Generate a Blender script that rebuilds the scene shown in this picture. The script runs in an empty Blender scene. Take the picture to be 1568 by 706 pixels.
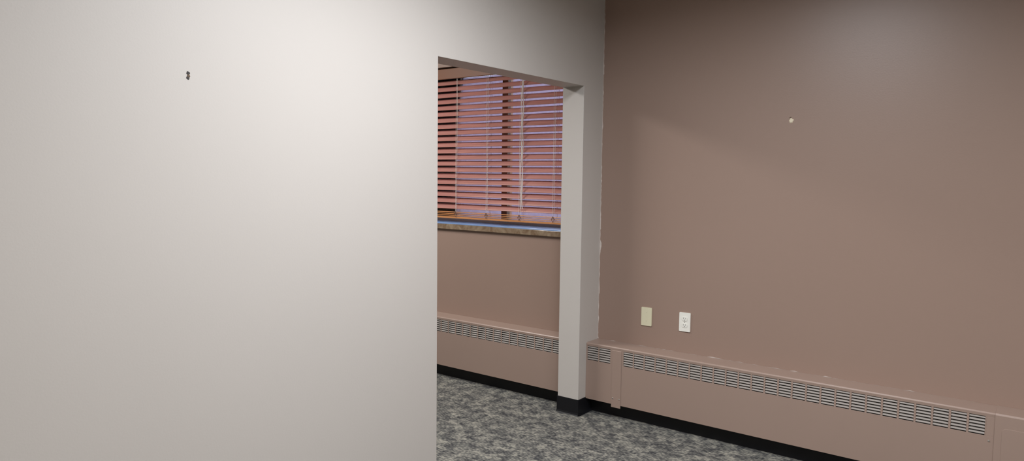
import bpy, bmesh, math, random
from mathutils import Matrix, Vector
random.seed(4)
S=bpy.context.scene
S.view_settings.view_transform='Standard'

# ---------------------------------------------------------------- materials
def new_mat(name):
    m=bpy.data.materials.new(name); m.use_nodes=True
    nt=m.node_tree; b=nt.nodes['Principled BSDF']
    return m,nt,b
def simple(name,col,rough=.5,spec=.5,metal=0,bump=0,bscale=200,var=0,vscale=3):
    m,nt,b=new_mat(name)
    b.inputs['Base Color'].default_value=(*col,1); b.inputs['Roughness'].default_value=rough
    b.inputs['Specular IOR Level'].default_value=spec; b.inputs['Metallic'].default_value=metal
    tc=nt.nodes.new('ShaderNodeTexCoord')
    if var:
        n=nt.nodes.new('ShaderNodeTexNoise'); n.inputs['Scale'].default_value=vscale; n.inputs['Detail'].default_value=4
        nt.links.new(tc.outputs['Object'],n.inputs['Vector'])
        mx=nt.nodes.new('ShaderNodeMix'); mx.data_type='RGBA'
        mx.inputs[6].default_value=(*[c*(1-var) for c in col],1); mx.inputs[7].default_value=(*[min(1,c*(1+var)) for c in col],1)
        nt.links.new(n.outputs['Fac'],mx.inputs[0]); nt.links.new(mx.outputs[2],b.inputs['Base Color'])
    if bump:
        n=nt.nodes.new('ShaderNodeTexNoise'); n.inputs['Scale'].default_value=bscale; n.inputs['Detail'].default_value=3
        nt.links.new(tc.outputs['Object'],n.inputs['Vector'])
        bp=nt.nodes.new('ShaderNodeBump'); bp.inputs['Strength'].default_value=bump; bp.inputs['Distance'].default_value=.002
        nt.links.new(n.outputs['Fac'],bp.inputs['Height']); nt.links.new(bp.outputs['Normal'],b.inputs['Normal'])
    return m
M_light=simple('paint_warm_grey',(.525,.490,.458),.5,.35,bump=.12,bscale=140,var=.02,vscale=1.5)
M_brown=simple('paint_brown',(.30,.209,.168),.38,.5,bump=.12,bscale=130,var=.03,vscale=1.2)
M_heat=simple('heater_brown_enamel',(.32,.231,.19),.4,.45,bump=.05,bscale=90,var=.03)
M_blade=simple('heater_louvre_grey',(.36,.325,.30),.45,.4)
M_dark=simple('heater_interior_dark',(.03,.025,.022),.8,.2)
M_black=simple('vinyl_base_black',(.007,.007,.009),.4,.35,var=.2)
M_ceil=simple('ceiling_tile_white',(.72,.71,.68),.9,.1,bump=.4,bscale=80)
M_white=simple('plastic_white',(.80,.79,.73),.3,.5)
M_ivory=simple('plastic_ivory',(.66,.62,.45),.3,.5)
M_slot=simple('slot_dark',(.02,.02,.02),.6,.3)
M_screw=simple('screw_metal',(.5,.48,.44),.35,.5,metal=.8)
M_caulk=simple('old_caulk_white',(.60,.53,.49),.7,.3,var=.2,vscale=40)
M_cord=simple('blind_cord',(.75,.70,.66),.8,.2)
M_frame=simple('window_frame_bronze',(.20,.09,.05),.5,.4)
M_alu=simple('window_frame_aluminium',(.5,.52,.55),.4,.5,metal=.5)
M_sky_strip=simple('sill_sky_reflection_blue',(.20,.32,.58),.25,.6)  # sky reflection on the sill top, painted in as a blue base colour
M_trof=simple('troffer_white_metal',(.8,.8,.8),.4,.4)

def wood(name,c1,c2,rough=.3):
    m,nt,b=new_mat(name)
    tc=nt.nodes.new('ShaderNodeTexCoord'); mp=nt.nodes.new('ShaderNodeMapping'); mp.inputs['Scale'].default_value=(1.5,40,40)
    n=nt.nodes.new('ShaderNodeTexNoise'); n.inputs['Scale'].default_value=3; n.inputs['Detail'].default_value=5
    r=nt.nodes.new('ShaderNodeValToRGB'); r.color_ramp.elements[0].position=.3; r.color_ramp.elements[1].position=.7
    r.color_ramp.elements[0].color=(*c1,1); r.color_ramp.elements[1].color=(*c2,1)
    nt.links.new(tc.outputs['Object'],mp.inputs['Vector']); nt.links.new(mp.outputs['Vector'],n.inputs['Vector'])
    nt.links.new(n.outputs['Fac'],r.inputs['Fac']); nt.links.new(r.outputs['Color'],b.inputs['Base Color'])
    b.inputs['Roughness'].default_value=rough
    return m
M_slat=wood('blind_slat_wood',(.34,.15,.125),(.43,.195,.165))
M_rail=wood('blind_rail_wood',(.45,.18,.06),(.58,.26,.10))

def marble():
    m,nt,b=new_mat('sill_stone')
    tc=nt.nodes.new('ShaderNodeTexCoord')
    n=nt.nodes.new('ShaderNodeTexNoise'); n.inputs['Scale'].default_value=14; n.inputs['Detail'].default_value=8; n.inputs['Distortion'].default_value=1.5
    r=nt.nodes.new('ShaderNodeValToRGB'); e=r.color_ramp.elements
    e[0].position=.35; e[0].color=(.16,.10,.06,1); e[1].position=.7; e[1].color=(.31,.24,.165,1)
    nt.links.new(tc.outputs['Object'],n.inputs['Vector']); nt.links.new(n.outputs['Fac'],r.inputs['Fac'])
    nt.links.new(r.outputs['Color'],b.inputs['Base Color']); b.inputs['Roughness'].default_value=.18
    return m
M_sill=marble()

def carpet():
    m,nt,b=new_mat('carpet_tile_grey'); N=nt.nodes; L=nt.links
    tc=N.new('ShaderNodeTexCoord')
    def snap(sx,sy,off=0):
        mp=N.new('ShaderNodeMapping'); mp.inputs['Location'].default_value=(off,off*1.7,0)
        L.new(tc.outputs['Object'],mp.inputs['Vector'])
        v=N.new('ShaderNodeVectorMath'); v.operation='SNAP'; v.inputs[1].default_value=(sx,sy,1)
        L.new(mp.outputs['Vector'],v.inputs[0]); return v.outputs[0]
    def noise(vec,scale,det=2):
        n=N.new('ShaderNodeTexNoise'); n.inputs['Scale'].default_value=scale; n.inputs['Detail'].default_value=det
        L.new(vec,n.inputs['Vector']); return n.outputs['Fac']
    def ramp(f,a,bb):
        r=N.new('ShaderNodeMapRange'); r.inputs['From Min'].default_value=a; r.inputs['From Max'].default_value=bb
        L.new(f,r.inputs['Value']); return r.outputs['Result']
    def white(vec):
        w=N.new('ShaderNodeTexWhiteNoise'); L.new(vec,w.inputs['Vector']); return w.outputs['Value']
    blk=ramp(noise(snap(.044,.014),15,2),.44,.56)
    blk2=ramp(noise(snap(.014,.050,3.3),13,2),.46,.54)
    st=white(snap(.014,.007)); 
    def math_(op,a,bv):
        x=N.new('ShaderNodeMath'); x.operation=op
        for i,q in enumerate((a,bv)):
            if isinstance(q,(int,float)): x.inputs[i].default_value=q
            else: L.new(q,x.inputs[i])
        return x.outputs[0]
    v=math_('ADD',math_('MULTIPLY',blk,.25),math_('MULTIPLY',blk2,.18))
    v=math_('ADD',v,math_('MULTIPLY',st,.57))
    r=N.new('ShaderNodeValToRGB'); e=r.color_ramp.elements
    e[0].position=.12; e[0].color=(.048,.048,.051,1); e[1].position=.95; e[1].color=(.32,.305,.26,1)
    m1=e.new(.5); m1.color=(.132,.130,.121,1)
    L.new(v,r.inputs['Fac']); L.new(r.outputs['Color'],b.inputs['Base Color'])
    b.inputs['Roughness'].default_value=.95; b.inputs['Specular IOR Level'].default_value=.1
    bp=N.new('ShaderNodeBump'); bp.inputs['Strength'].default_value=.6; bp.inputs['Distance'].default_value=.004
    L.new(st,bp.inputs['Height']); L.new(bp.outputs['Normal'],b.inputs['Normal'])
    return m
M_carpet=carpet()

def emis(name,col,s):
    m=bpy.data.materials.new(name); m.use_nodes=True; nt=m.node_tree
    nt.nodes.remove(nt.nodes['Principled BSDF']); e=nt.nodes.new('ShaderNodeEmission')
    e.inputs[0].default_value=(*col,1); e.inputs[1].default_value=s
    nt.links.new(e.outputs[0],nt.nodes['Material Output'].inputs[0]); return m
def glass():
    m=bpy.data.materials.new('window_glass'); m.use_nodes=True; nt=m.node_tree
    nt.nodes.remove(nt.nodes['Principled BSDF'])
    t=nt.nodes.new('ShaderNodeBsdfTransparent'); g=nt.nodes.new('ShaderNodeBsdfGlossy'); g.inputs['Roughness'].default_value=.02
    f=nt.nodes.new('ShaderNodeFresnel'); x=nt.nodes.new('ShaderNodeMixShader')
    nt.links.new(f.outputs[0],x.inputs[0]); nt.links.new(t.outputs[0],x.inputs[1]); nt.links.new(g.outputs[0],x.inputs[2])
    nt.links.new(x.outputs[0],nt.nodes['Material Output'].inputs[0]); return m
M_glass=glass()

# ---------------------------------------------------------------- mesh helpers
class MB:
    def __init__(s): s.v=[];s.f=[];s.m=[];s.mats=[]
    def mi(s,mat):
        if mat not in s.mats: s.mats.append(mat)
        return s.mats.index(mat)
    def box(s,x0,x1,y0,y1,z0,z1,mat):
        i=len(s.v); k=s.mi(mat)
        s.v+=[(x,y,z) for x in(x0,x1) for y in(y0,y1) for z in(z0,z1)]
        for f in((0,1,3,2),(4,6,7,5),(0,4,5,1),(2,3,7,6),(0,2,6,4),(1,5,7,3)):
            s.f.append(tuple(i+a for a in f)); s.m.append(k)
    def prism(s,poly,axis,a0,a1,mat):
        i=len(s.v); n=len(poly); k=s.mi(mat)
        for a in(a0,a1):
            for p in poly: s.v.append((a,p[0],p[1]) if axis=='x' else (p[0],a,p[1]))
        for j in range(n):
            s.f.append((i+j,i+(j+1)%n,i+n+(j+1)%n,i+n+j)); s.m.append(k)
        s.f.append(tuple(i+j for j in range(n))[::-1]); s.m.append(k)
        s.f.append(tuple(i+n+j for j in range(n))); s.m.append(k)
    def tube(s,pts,rad,mat,n=6):
        k=s.mi(mat); base=len(s.v)
        for q,p in enumerate(pts):
            p=Vector(p); a=Vector(pts[max(q-1,0)]); b=Vector(pts[min(q+1,len(pts)-1)]); d=(b-a).normalized()
            u=d.orthogonal().normalized(); w=d.cross(u)
            for j in range(n):
                t=2*math.pi*j/n; s.v.append(tuple(p+u*math.cos(t)*rad+w*math.sin(t)*rad))
        for q in range(len(pts)-1):
            for j in range(n):
                s.f.append((base+q*n+j,base+q*n+(j+1)%n,base+(q+1)*n+(j+1)%n,base+(q+1)*n+j)); s.m.append(k)
    def disc(s,c,r,y0,y1,mat,n=16,rz=None):
        rz=rz or r
        s.prism([(c[0]+r*math.cos(2*math.pi*j/n),c[1]+rz*math.sin(2*math.pi*j/n)) for j in range(n)],'y',y0,y1,mat)
    def make(s,name,bevel=0,seg=2,parent=None,smooth=False):
        me=bpy.data.meshes.new(name); me.from_pydata(s.v,[],s.f); 
        for m in s.mats: me.materials.append(m)
        for p,k in zip(me.polygons,s.m): p.material_index=k
        bm=bmesh.new(); bm.from_mesh(me); bmesh.ops.recalc_face_normals(bm,faces=bm.faces); bm.to_mesh(me); bm.free()
        if smooth:
            for p in me.polygons: p.use_smooth=True
        o=bpy.data.objects.new(name,me); S.collection.objects.link(o)
        if bevel:
            b=o.modifiers.new('bevel','BEVEL'); b.width=bevel; b.segments=seg; b.limit_method='ANGLE'
        if parent: o.parent=parent
        return o
def rrect(x0,x1,z0,z1,r,n=5):
    pts=[]
    for cx,cz,a in((x1-r,z1-r,0),(x0+r,z1-r,90),(x0+r,z0+r,180),(x1-r,z0+r,270)):
        for j in range(n+1):
            t=math.radians(a+90*j/n); pts.append((cx+r*math.cos(t),cz+r*math.sin(t)))
    return pts

# ---------------------------------------------------------------- room shell
T=.1535; YA=-1.5138; YB=-.2252; H=2.05; CZ=2.75
WX0,WX1,WZ0,WZ1=-2.15,-.2,1.14,2.30
XL,XR,YF=-4.2,5.0,-6.2
b=MB(); b.box(XL-.15,XR+.15,YF-.15,.3,-.1,0,M_carpet); b.make('floor')
b=MB(); b.box(XL-.15,XR+.15,YF-.15,.3,CZ,CZ+.1,M_ceil); b.make('ceiling')
b=MB()
b.box(XL-.15,WX0,0,.28,0,CZ,M_brown); b.box(WX1,XR+.15,0,.28,0,CZ,M_brown)
b.box(WX0,WX1,0,.28,0,WZ0-.042,M_brown); b.box(WX0,WX1,0,.28,WZ1,CZ,M_brown)
b.make('wall_back')
b=MB()
b.prism([(YF,0),(YA,0),(YA,H),(YB,H),(YB,0),(0,0),(0,CZ),(YF,CZ)],'x',-T,0,M_light)
b.make('wall_left',bevel=.002)
b=MB(); b.box(XR,XR+.15,YF,0,0,CZ,M_light); b.make('wall_right')
b=MB(); b.box(XL-.15,XR+.15,YF-.15,YF,0,CZ,M_light); b.make('wall_front')
b=MB(); b.box(XL-.15,XL,YF,0,0,CZ,M_light); b.make('wall_far_left')

# ---------------------------------------------------------------- vinyl base around the partition
def base_profile():
    return [(0,0),(.012,0),(.008,.006),(.004,.016),(.0032,.100),(.002,.103),(0,.103)]
b=MB()
pr=base_profile()
def base_run(b,p0,p1,nrm):
    i=len(b.v); n=len(pr); k=b.mi(M_black)
    for P in(p0,p1):
        for d,z in pr: b.v.append((P[0]+nrm[0]*d,P[1]+nrm[1]*d,z))
    for j in range(n):
        b.f.append((i+j,i+(j+1)%n,i+n+(j+1)%n,i+n+j)); b.m.append(k)
    b.f.append(tuple(range(i,i+n))); b.m.append(k); b.f.append(tuple(range(i+n,i+2*n))); b.m.append(k)
base_run(b,(-T-.004,YB),(.004,YB),(0,-1))
base_run(b,(0,YB-.004),(0,-.07),(1,0))
base_run(b,(-T,YB-.004),(-T,-.07),(-1,0))
base_run(b,(0,YF),(0,YA+.004),(1,0)); base_run(b,(-T-.004,YA),(.004,YA),(0,1)); base_run(b,(-T,YF),(-T,YA+.004),(-1,0))
b.make('baseboard_left')

# ---------------------------------------------------------------- baseboard heaters
D=.1394; HH=.456; HB=.0954; G0,G1=.347,.436
def grille(b,x0,x1,nc,rows=6):
    w=(x1-x0)/nc; yf=-D; bar=.0095
    for c in range(nc+1):
        xc=x0+c*w; b.box(max(x0,xc-bar/2),min(x1,xc+bar/2),yf,yf+.0015,G0,G1,M_heat)
    ph=(G1-G0)/rows
    for c in range(nc):
        xa=x0+c*w+bar/2; xb=xa+w-bar
        for r_ in range(rows):
            z=G0+ph*(r_+.5)
            b.prism([(yf,z-.0035),(yf,z+.0015),(yf+.010,z+.0065),(yf+.010,z+.005)],'x',xa,xb,M_blade)
def heater(name,xa,xb,segs,blanks):
    b=MB()
    b.prism([(0,HH),(0,HH-.004),(-D+.004,HH-.004),(-D+.002,G1),(-D,G1),(-D-.001,HH-.006),(-D+.004,HH)],'x',xa,xb,M_heat)
    b.prism([(-D,G0),(-D,HB),(-D+.018,HB),(-D+.018,HB+.002),(-D+.0015,HB+.002),(-D+.0015,G0)],'x',xa,xb,M_heat)
    for x0,x1 in blanks: b.box(x0,x1,-D,-D+.0015,G0,G1,M_heat)
    for x0,x1,n in segs: grille(b,x0,x1,n)
    b.box(xa,xb,-.06,-.001,.11,HH-.006,M_dark)
    b.box(xa,xb,-D+.002,-.001,.10,.11,M_dark)
    b.box(xa,xb,-.07,-.001,0,.10,M_black)
    b.box(xa,xa+.002,-D+.002,-.001,HB,HH-.004,M_heat); b.box(xb-.002,xb,-D+.002,-.001,HB,HH-.004,M_heat)
    return b
E=.0005
b=heater('r',E,2.66,[(.006,.178,2),(.262,2.125,26)],[(E,.006),(.178,.262),(2.125,2.66)])
b.prism([(-D-.003,.078),(-D-.003,HH-.022),(-D,HH-.020),(-D,.078)],'x',.188,.253,M_heat)
for x in(.199,.243):
    b.disc((x,.135),.004,-D-.005,-D-.003,M_screw)
b.prism([(-D-.004,HB-.004),(-D-.005,HH-.006),(-D,HH+.002),(-.0,HH+.002),(-.0,HH),(-D,HH-.004),(-D,HB-.004)],'x',2.157,2.66,M_heat)
b.disc((2.138,.325),.004,-D-.003,-D,M_screw)
o=b.make('baseboard_heater',bevel=.0008,seg=1)
b=MB(); b.prism(rrect(2.185,2.50,.16,.395,.018),'y',-D-.0065,-D-.004,M_heat)
b.disc((2.47,.28),.006,-D-.009,-D-.0065,M_screw)
b.make('access_door',bevel=.001,parent=o)
b=heater('r2',2.66+E,XR-E,[(2.75,4.9,30)],[(2.66+E,2.75),(4.9,XR-E)]); b.make('baseboard_heater',bevel=.0008,seg=1)
b=heater('l',XL+E,-T-E,[(-4.0,-2.2,25),(-2.10,-.19,27)],[(XL+E,-4.0),(-2.2,-2.1),(-.19,-T-E)]); b.make('baseboard_heater',bevel=.0008,seg=1)

# ---------------------------------------------------------------- window, sill, outside
b=MB()
yo=.20
b.box(WX0,WX1,yo,yo+.05,WZ0,WZ0+.03,M_alu); b.box(WX0,WX1,yo,yo+.05,WZ1-.05,WZ1,M_alu)
b.box(WX0,WX0+.05,yo,yo+.05,WZ0,WZ1,M_alu); b.box(WX1-.05,WX1,yo,yo+.05,WZ0,WZ1,M_alu)
for x in(-.93,): b.box(x-.026,x+.026,yo-.01,yo+.05,WZ0+.03,WZ1-.05,M_frame)
b.box(WX0+.05,WX1-.05,yo+.022,yo+.026,WZ0+.03,WZ1-.05,M_glass)
b.make('window_1')
b=MB(); b.box(WX0-.03,WX1+.015,-.022,.20,WZ0-.042,WZ0-.004,M_sill)
b.box(WX0+.001,WX1-.001,-.018,.20,WZ0-.004,WZ0+.005,M_sky_strip)  # thin strip added to carry the painted sky reflection
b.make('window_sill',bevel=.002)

# ---------------------------------------------------------------- wooden venetian blind
blind=bpy.data.objects.new('venetian_blind',None); S.collection.objects.link(blind)
bx0,bx1=WX0+.015,WX1-.012; by=.062
b=MB(); pitch=.0462; z0s=1.266; z=z0s; tilt=math.radians(44); W=.050
while z<2.20:
    pts=[];n=6
    for side in(1,-1):
        for j in range(n+1):
            t=(j/n-.5)*(1 if side==1 else -1)
            c=.0035*(1-(2*t)**2)
            a=t*W; h=c+side*.0014
            y=a*math.cos(tilt)-h*math.sin(tilt); zz=a*math.sin(tilt)+h*math.cos(tilt)
            pts.append((by+y,z+zz))
    b.prism(pts,'x',bx0+random.uniform(-.002,.002),bx1+random.uniform(-.003,.002),M_slat)
    z+=pitch
b.make('slats',parent=blind)
b=MB(); b.box(bx0,bx1,by-.022,by+.022,1.176,1.190,M_rail)
b.box(bx0,bx1,by-.023,by+.021,1.196,1.201,M_rail); b.box(bx0,bx1,by-.022,by+.022,1.208,1.213,M_rail); b.box(bx0,bx1,by-.022,by+.022,1.220,1.225,M_rail)
b.make('bottom_rail',parent=blind,bevel=.001)
b=MB(); b.box(bx0,bx1,by-.035,by-.022,2.215,2.292,M_frame); b.box(bx0,bx1,by-.022,by+.03,2.25,2.297,M_frame)
b.make('valance',parent=blind,bevel=.004)
b=MB()
lad=[-1.86,-1.56,-1.27,-.975,-.675,-.39]
for x in lad:
    for yy in(by-.021,by+.021):
        b.tube([(x-.006,yy,1.19),(x-.006,yy,2.25)],.0010,M_cord); b.tube([(x+.006,yy,1.19),(x+.006,yy,2.25)],.0010,M_cord)
    zz=z0s
    while zz<2.2:
        b.tube([(x-.004,by-.018,zz-.019),(x-.004,by+.018,zz+.015)],.0009,M_cord,4); zz+=pitch
    b.tube([(x,by-.026,1.228),(x-.012,by-.027,1.208),(x,by-.028,1.19),(x+.012,by-.027,1.208),(x,by-.026,1.226)],.0028,M_frame)
for dx in(0,.012): 
    b.tube([(-.66+dx+.004*math.sin(q*1.3+dx*90),by-.030,2.22-q*.05) for q in range(20)],.0028,M_cord)
b.make('ladder_cords',parent=blind)

# outside
def nb():
    b=MB(); m=simple('facade_mauve_stucco',(.17,.13,.18),.9,.1,var=.2,vscale=8); g=simple('facade_window_dark',(.12,.12,.17),.3,.5)
    b.box(-18,-7.9,8,14,-1,5.5,m); b.box(-18.2,-7.7,7.8,14.2,5.5,5.8,M_alu)
    for i in range(4): 
        for zz in(.6,3.4): b.box(-17+i*2.1,-15.8+i*2.1,7.96,8.0,zz,zz+1.3,g)
    b.make('neighbouring_building')
nb()
b=MB(); b.box(-40,40,.4,60,-1.1,-1,simple('snowy_ground',(.80,.82,.85),.9,.1,var=.1,vscale=.5)); b.make('ground_outside')

# ---------------------------------------------------------------- wall plates
b=MB(); b.prism(rrect(.311,.381,.588,.702,.004),'y',-.006,-.0003,M_ivory)
for zz in(.672,.618): b.disc((.346,zz),.0032,-.0068,-.006,M_ivory); b.box(.3435,.3485,-.0070,-.0067,zz-.0004,zz+.0004,M_slot)
b.make('blank_wall_plate',bevel=.0015)
b=MB(); b.prism(rrect(.562,.632,.587,.701,.004),'y',-.006,-.0003,M_white)
for zc in(.6635,.6245):
    pts=[(.597+.017*max(-1,min(1,1.0*math.cos(t)))*1.0,zc+max(-.0125,min(.0125,.0172*math.sin(t)))) for t in [2*math.pi*j/24 for j in range(24)]]
    b.prism(pts,'y',-.0085,-.006,M_white)
    b.box(.5895,.5915,-.0088,-.0084,zc-.001,zc+.008,M_slot); b.box(.6025,.6045,-.0088,-.0084,zc-.0005,zc+.007,M_slot)
    b.disc((.597,zc-.0065),.0026,-.0088,-.0084,M_slot,10)
b.disc((.597,.644),.003,-.0070,-.006,M_screw)
b.make('duplex_outlet',bevel=.0008)

# ---------------------------------------------------------------- leftover anchors / chips
b=MB()
def blobx(b,y,z,ry,rz,h,mat,n=12):
    i=len(b.v); k=b.mi(mat)
    for j in range(n):
        t=2*math.pi*j/n; q=random.uniform(.8,1.15); b.v.append((.0002,y+ry*q*math.cos(t),z+rz*q*math.sin(t)))
    for j in range(n):
        v=b.v[i+j]; b.v.append((h,y+(v[1]-y)*.7,z+(v[2]-z)*.7))
    for j in range(n): b.f.append((i+j,i+(j+1)%n,i+n+(j+1)%n,i+n+j)); b.m.append(k)
    b.f.append(tuple(i+n+j for j in range(n))); b.m.append(k)
M_a1=simple('anchor_dark_metal',(.035,.03,.028),.5,.4); M_a2=simple('anchor_rust',(.12,.08,.05),.6,.3); M_a3=simple('anchor_cream',(.75,.66,.5),.5,.4)
blobx(b,-2.725,1.829,.007,.006,.0012,M_a1); blobx(b,-2.724,1.819,.0060,.007,.001,M_a2); blobx(b,-2.7265,1.813,.006,.006,.0012,M_a1)
b.make('wall_anchor')
b=MB()
def bloby(b,x,z,rx,rz,h,mat,n=10):
    i=len(b.v); k=b.mi(mat)
    for j in range(n):
        t=2*math.pi*j/n; q=random.uniform(.75,1.2); b.v.append((x+rx*q*math.cos(t),-.0002,z+rz*q*math.sin(t)))
    for j in range(n):
        v=b.v[i+j]; b.v.append((x+(v[0]-x)*.7,-h,z+(v[2]-z)*.7))
    for j in range(n): b.f.append((i+j,i+(j+1)%n,i+n+(j+1)%n,i+n+j)); b.m.append(k)
    b.f.append(tuple(i+n+j for j in range(n))); b.m.append(k)
bloby(b,1.166,1.814,.011,.014,.003,M_a3,14); bloby(b,1.160,1.830,.006,.004,.002,M_a2)
b.make('wall_anchor')
b=MB(); i0=len(b.v); k=b.mi(M_caulk); zz=HH+.002; n=0
while zz<CZ-.01:
    w=.003+random.random()**3*.005
    if abs(zz-1.07)<.03: w=.014
    b.v.append((.0004,-.0008,zz)); b.v.append((.0004+w,-.0008,zz)); n+=1; zz+=random.uniform(.008,.03)
for j in range(n-1): b.f.append((i0+2*j,i0+2*j+1,i0+2*j+3,i0+2*j+2)); b.m.append(k)
i0=len(b.v); n=0; x=.003
while x<2.1:
    w=.0002+random.random()**10*.005
    b.v.append((x,-.0012,HH+.001)); b.v.append((x,-.0012,HH+.001+w)); n+=1; x+=random.uniform(.01,.04)
for j in range(n-1): b.f.append((i0+2*j,i0+2*j+1,i0+2*j+3,i0+2*j+2)); b.m.append(k)
b.make('trim_1')

# ---------------------------------------------------------------- ceiling lights
M_diff=emis('troffer_diffuser',(.95,.97,1),2.2)
def troffer(x,y,lx,ly,power,col=(.97,.98,1),spread=180):
    b=MB(); z=CZ
    for a in((x-lx/2-.03,x+lx/2+.03,y-ly/2-.03,y-ly/2),(x-lx/2-.03,x+lx/2+.03,y+ly/2,y+ly/2+.03),(x-lx/2-.03,x-lx/2,y-ly/2,y+ly/2),(x+lx/2,x+lx/2+.03,y-ly/2,y+ly/2)):
        b.box(*a,z-.02,z-.0005,M_trof)
    b.box(x-lx/2,x+lx/2,y-ly/2,y+ly/2,z-.006,z-.002,M_diff)
    o=b.make('ceiling_light_panel')
    l=bpy.data.lights.new('troffer_lamp','AREA'); l.shape='RECTANGLE'; l.size=lx; l.size_y=ly; l.energy=power; l.color=col; l.spread=math.radians(spread)
    lo=bpy.data.objects.new('troffer_lamp',l); S.collection.objects.link(lo); lo.location=(x,y,z-.022); lo.parent=o
troffer(1.2,-2.1,.6,1.2,64,(.93,.96,1),168)
troffer(2.4,-5.2,.6,1.2,26,(1,.9,.75),170)
troffer(3.6,-2.6,.6,1.2,62,(.98,.98,1),166)
troffer(-1.9,-1.6,.6,1.2,72,(1,.97,.93),180)

# ---------------------------------------------------------------- world
w=bpy.data.worlds.new('sky'); S.world=w; w.use_nodes=True
bg=w.node_tree.nodes['Background']; bg.inputs[0].default_value=(.78,.87,1,1); bg.inputs[1].default_value=3

# ---------------------------------------------------------------- camera
yaw,pt,roll=.6504,.0759,-.0121
f=Vector((-math.sin(yaw)*math.cos(pt),math.cos(yaw)*math.cos(pt),-math.sin(pt)))
r=Vector((math.cos(yaw),math.sin(yaw),0)); u=r.cross(f)
r,u=r*math.cos(roll)-u*math.sin(roll), r*math.sin(roll)+u*math.cos(roll)
cam=bpy.data.cameras.new('camera'); cam.sensor_width=36; cam.lens=1099.1/1568*36; cam.clip_start=.05
co=bpy.data.objects.new('camera',cam); S.collection.objects.link(co)
M=Matrix((r,u,-f)).transposed().to_4x4(); M.translation=Vector((2.3319,-3.9966,1.5005)); co.matrix_world=M
S.camera=co
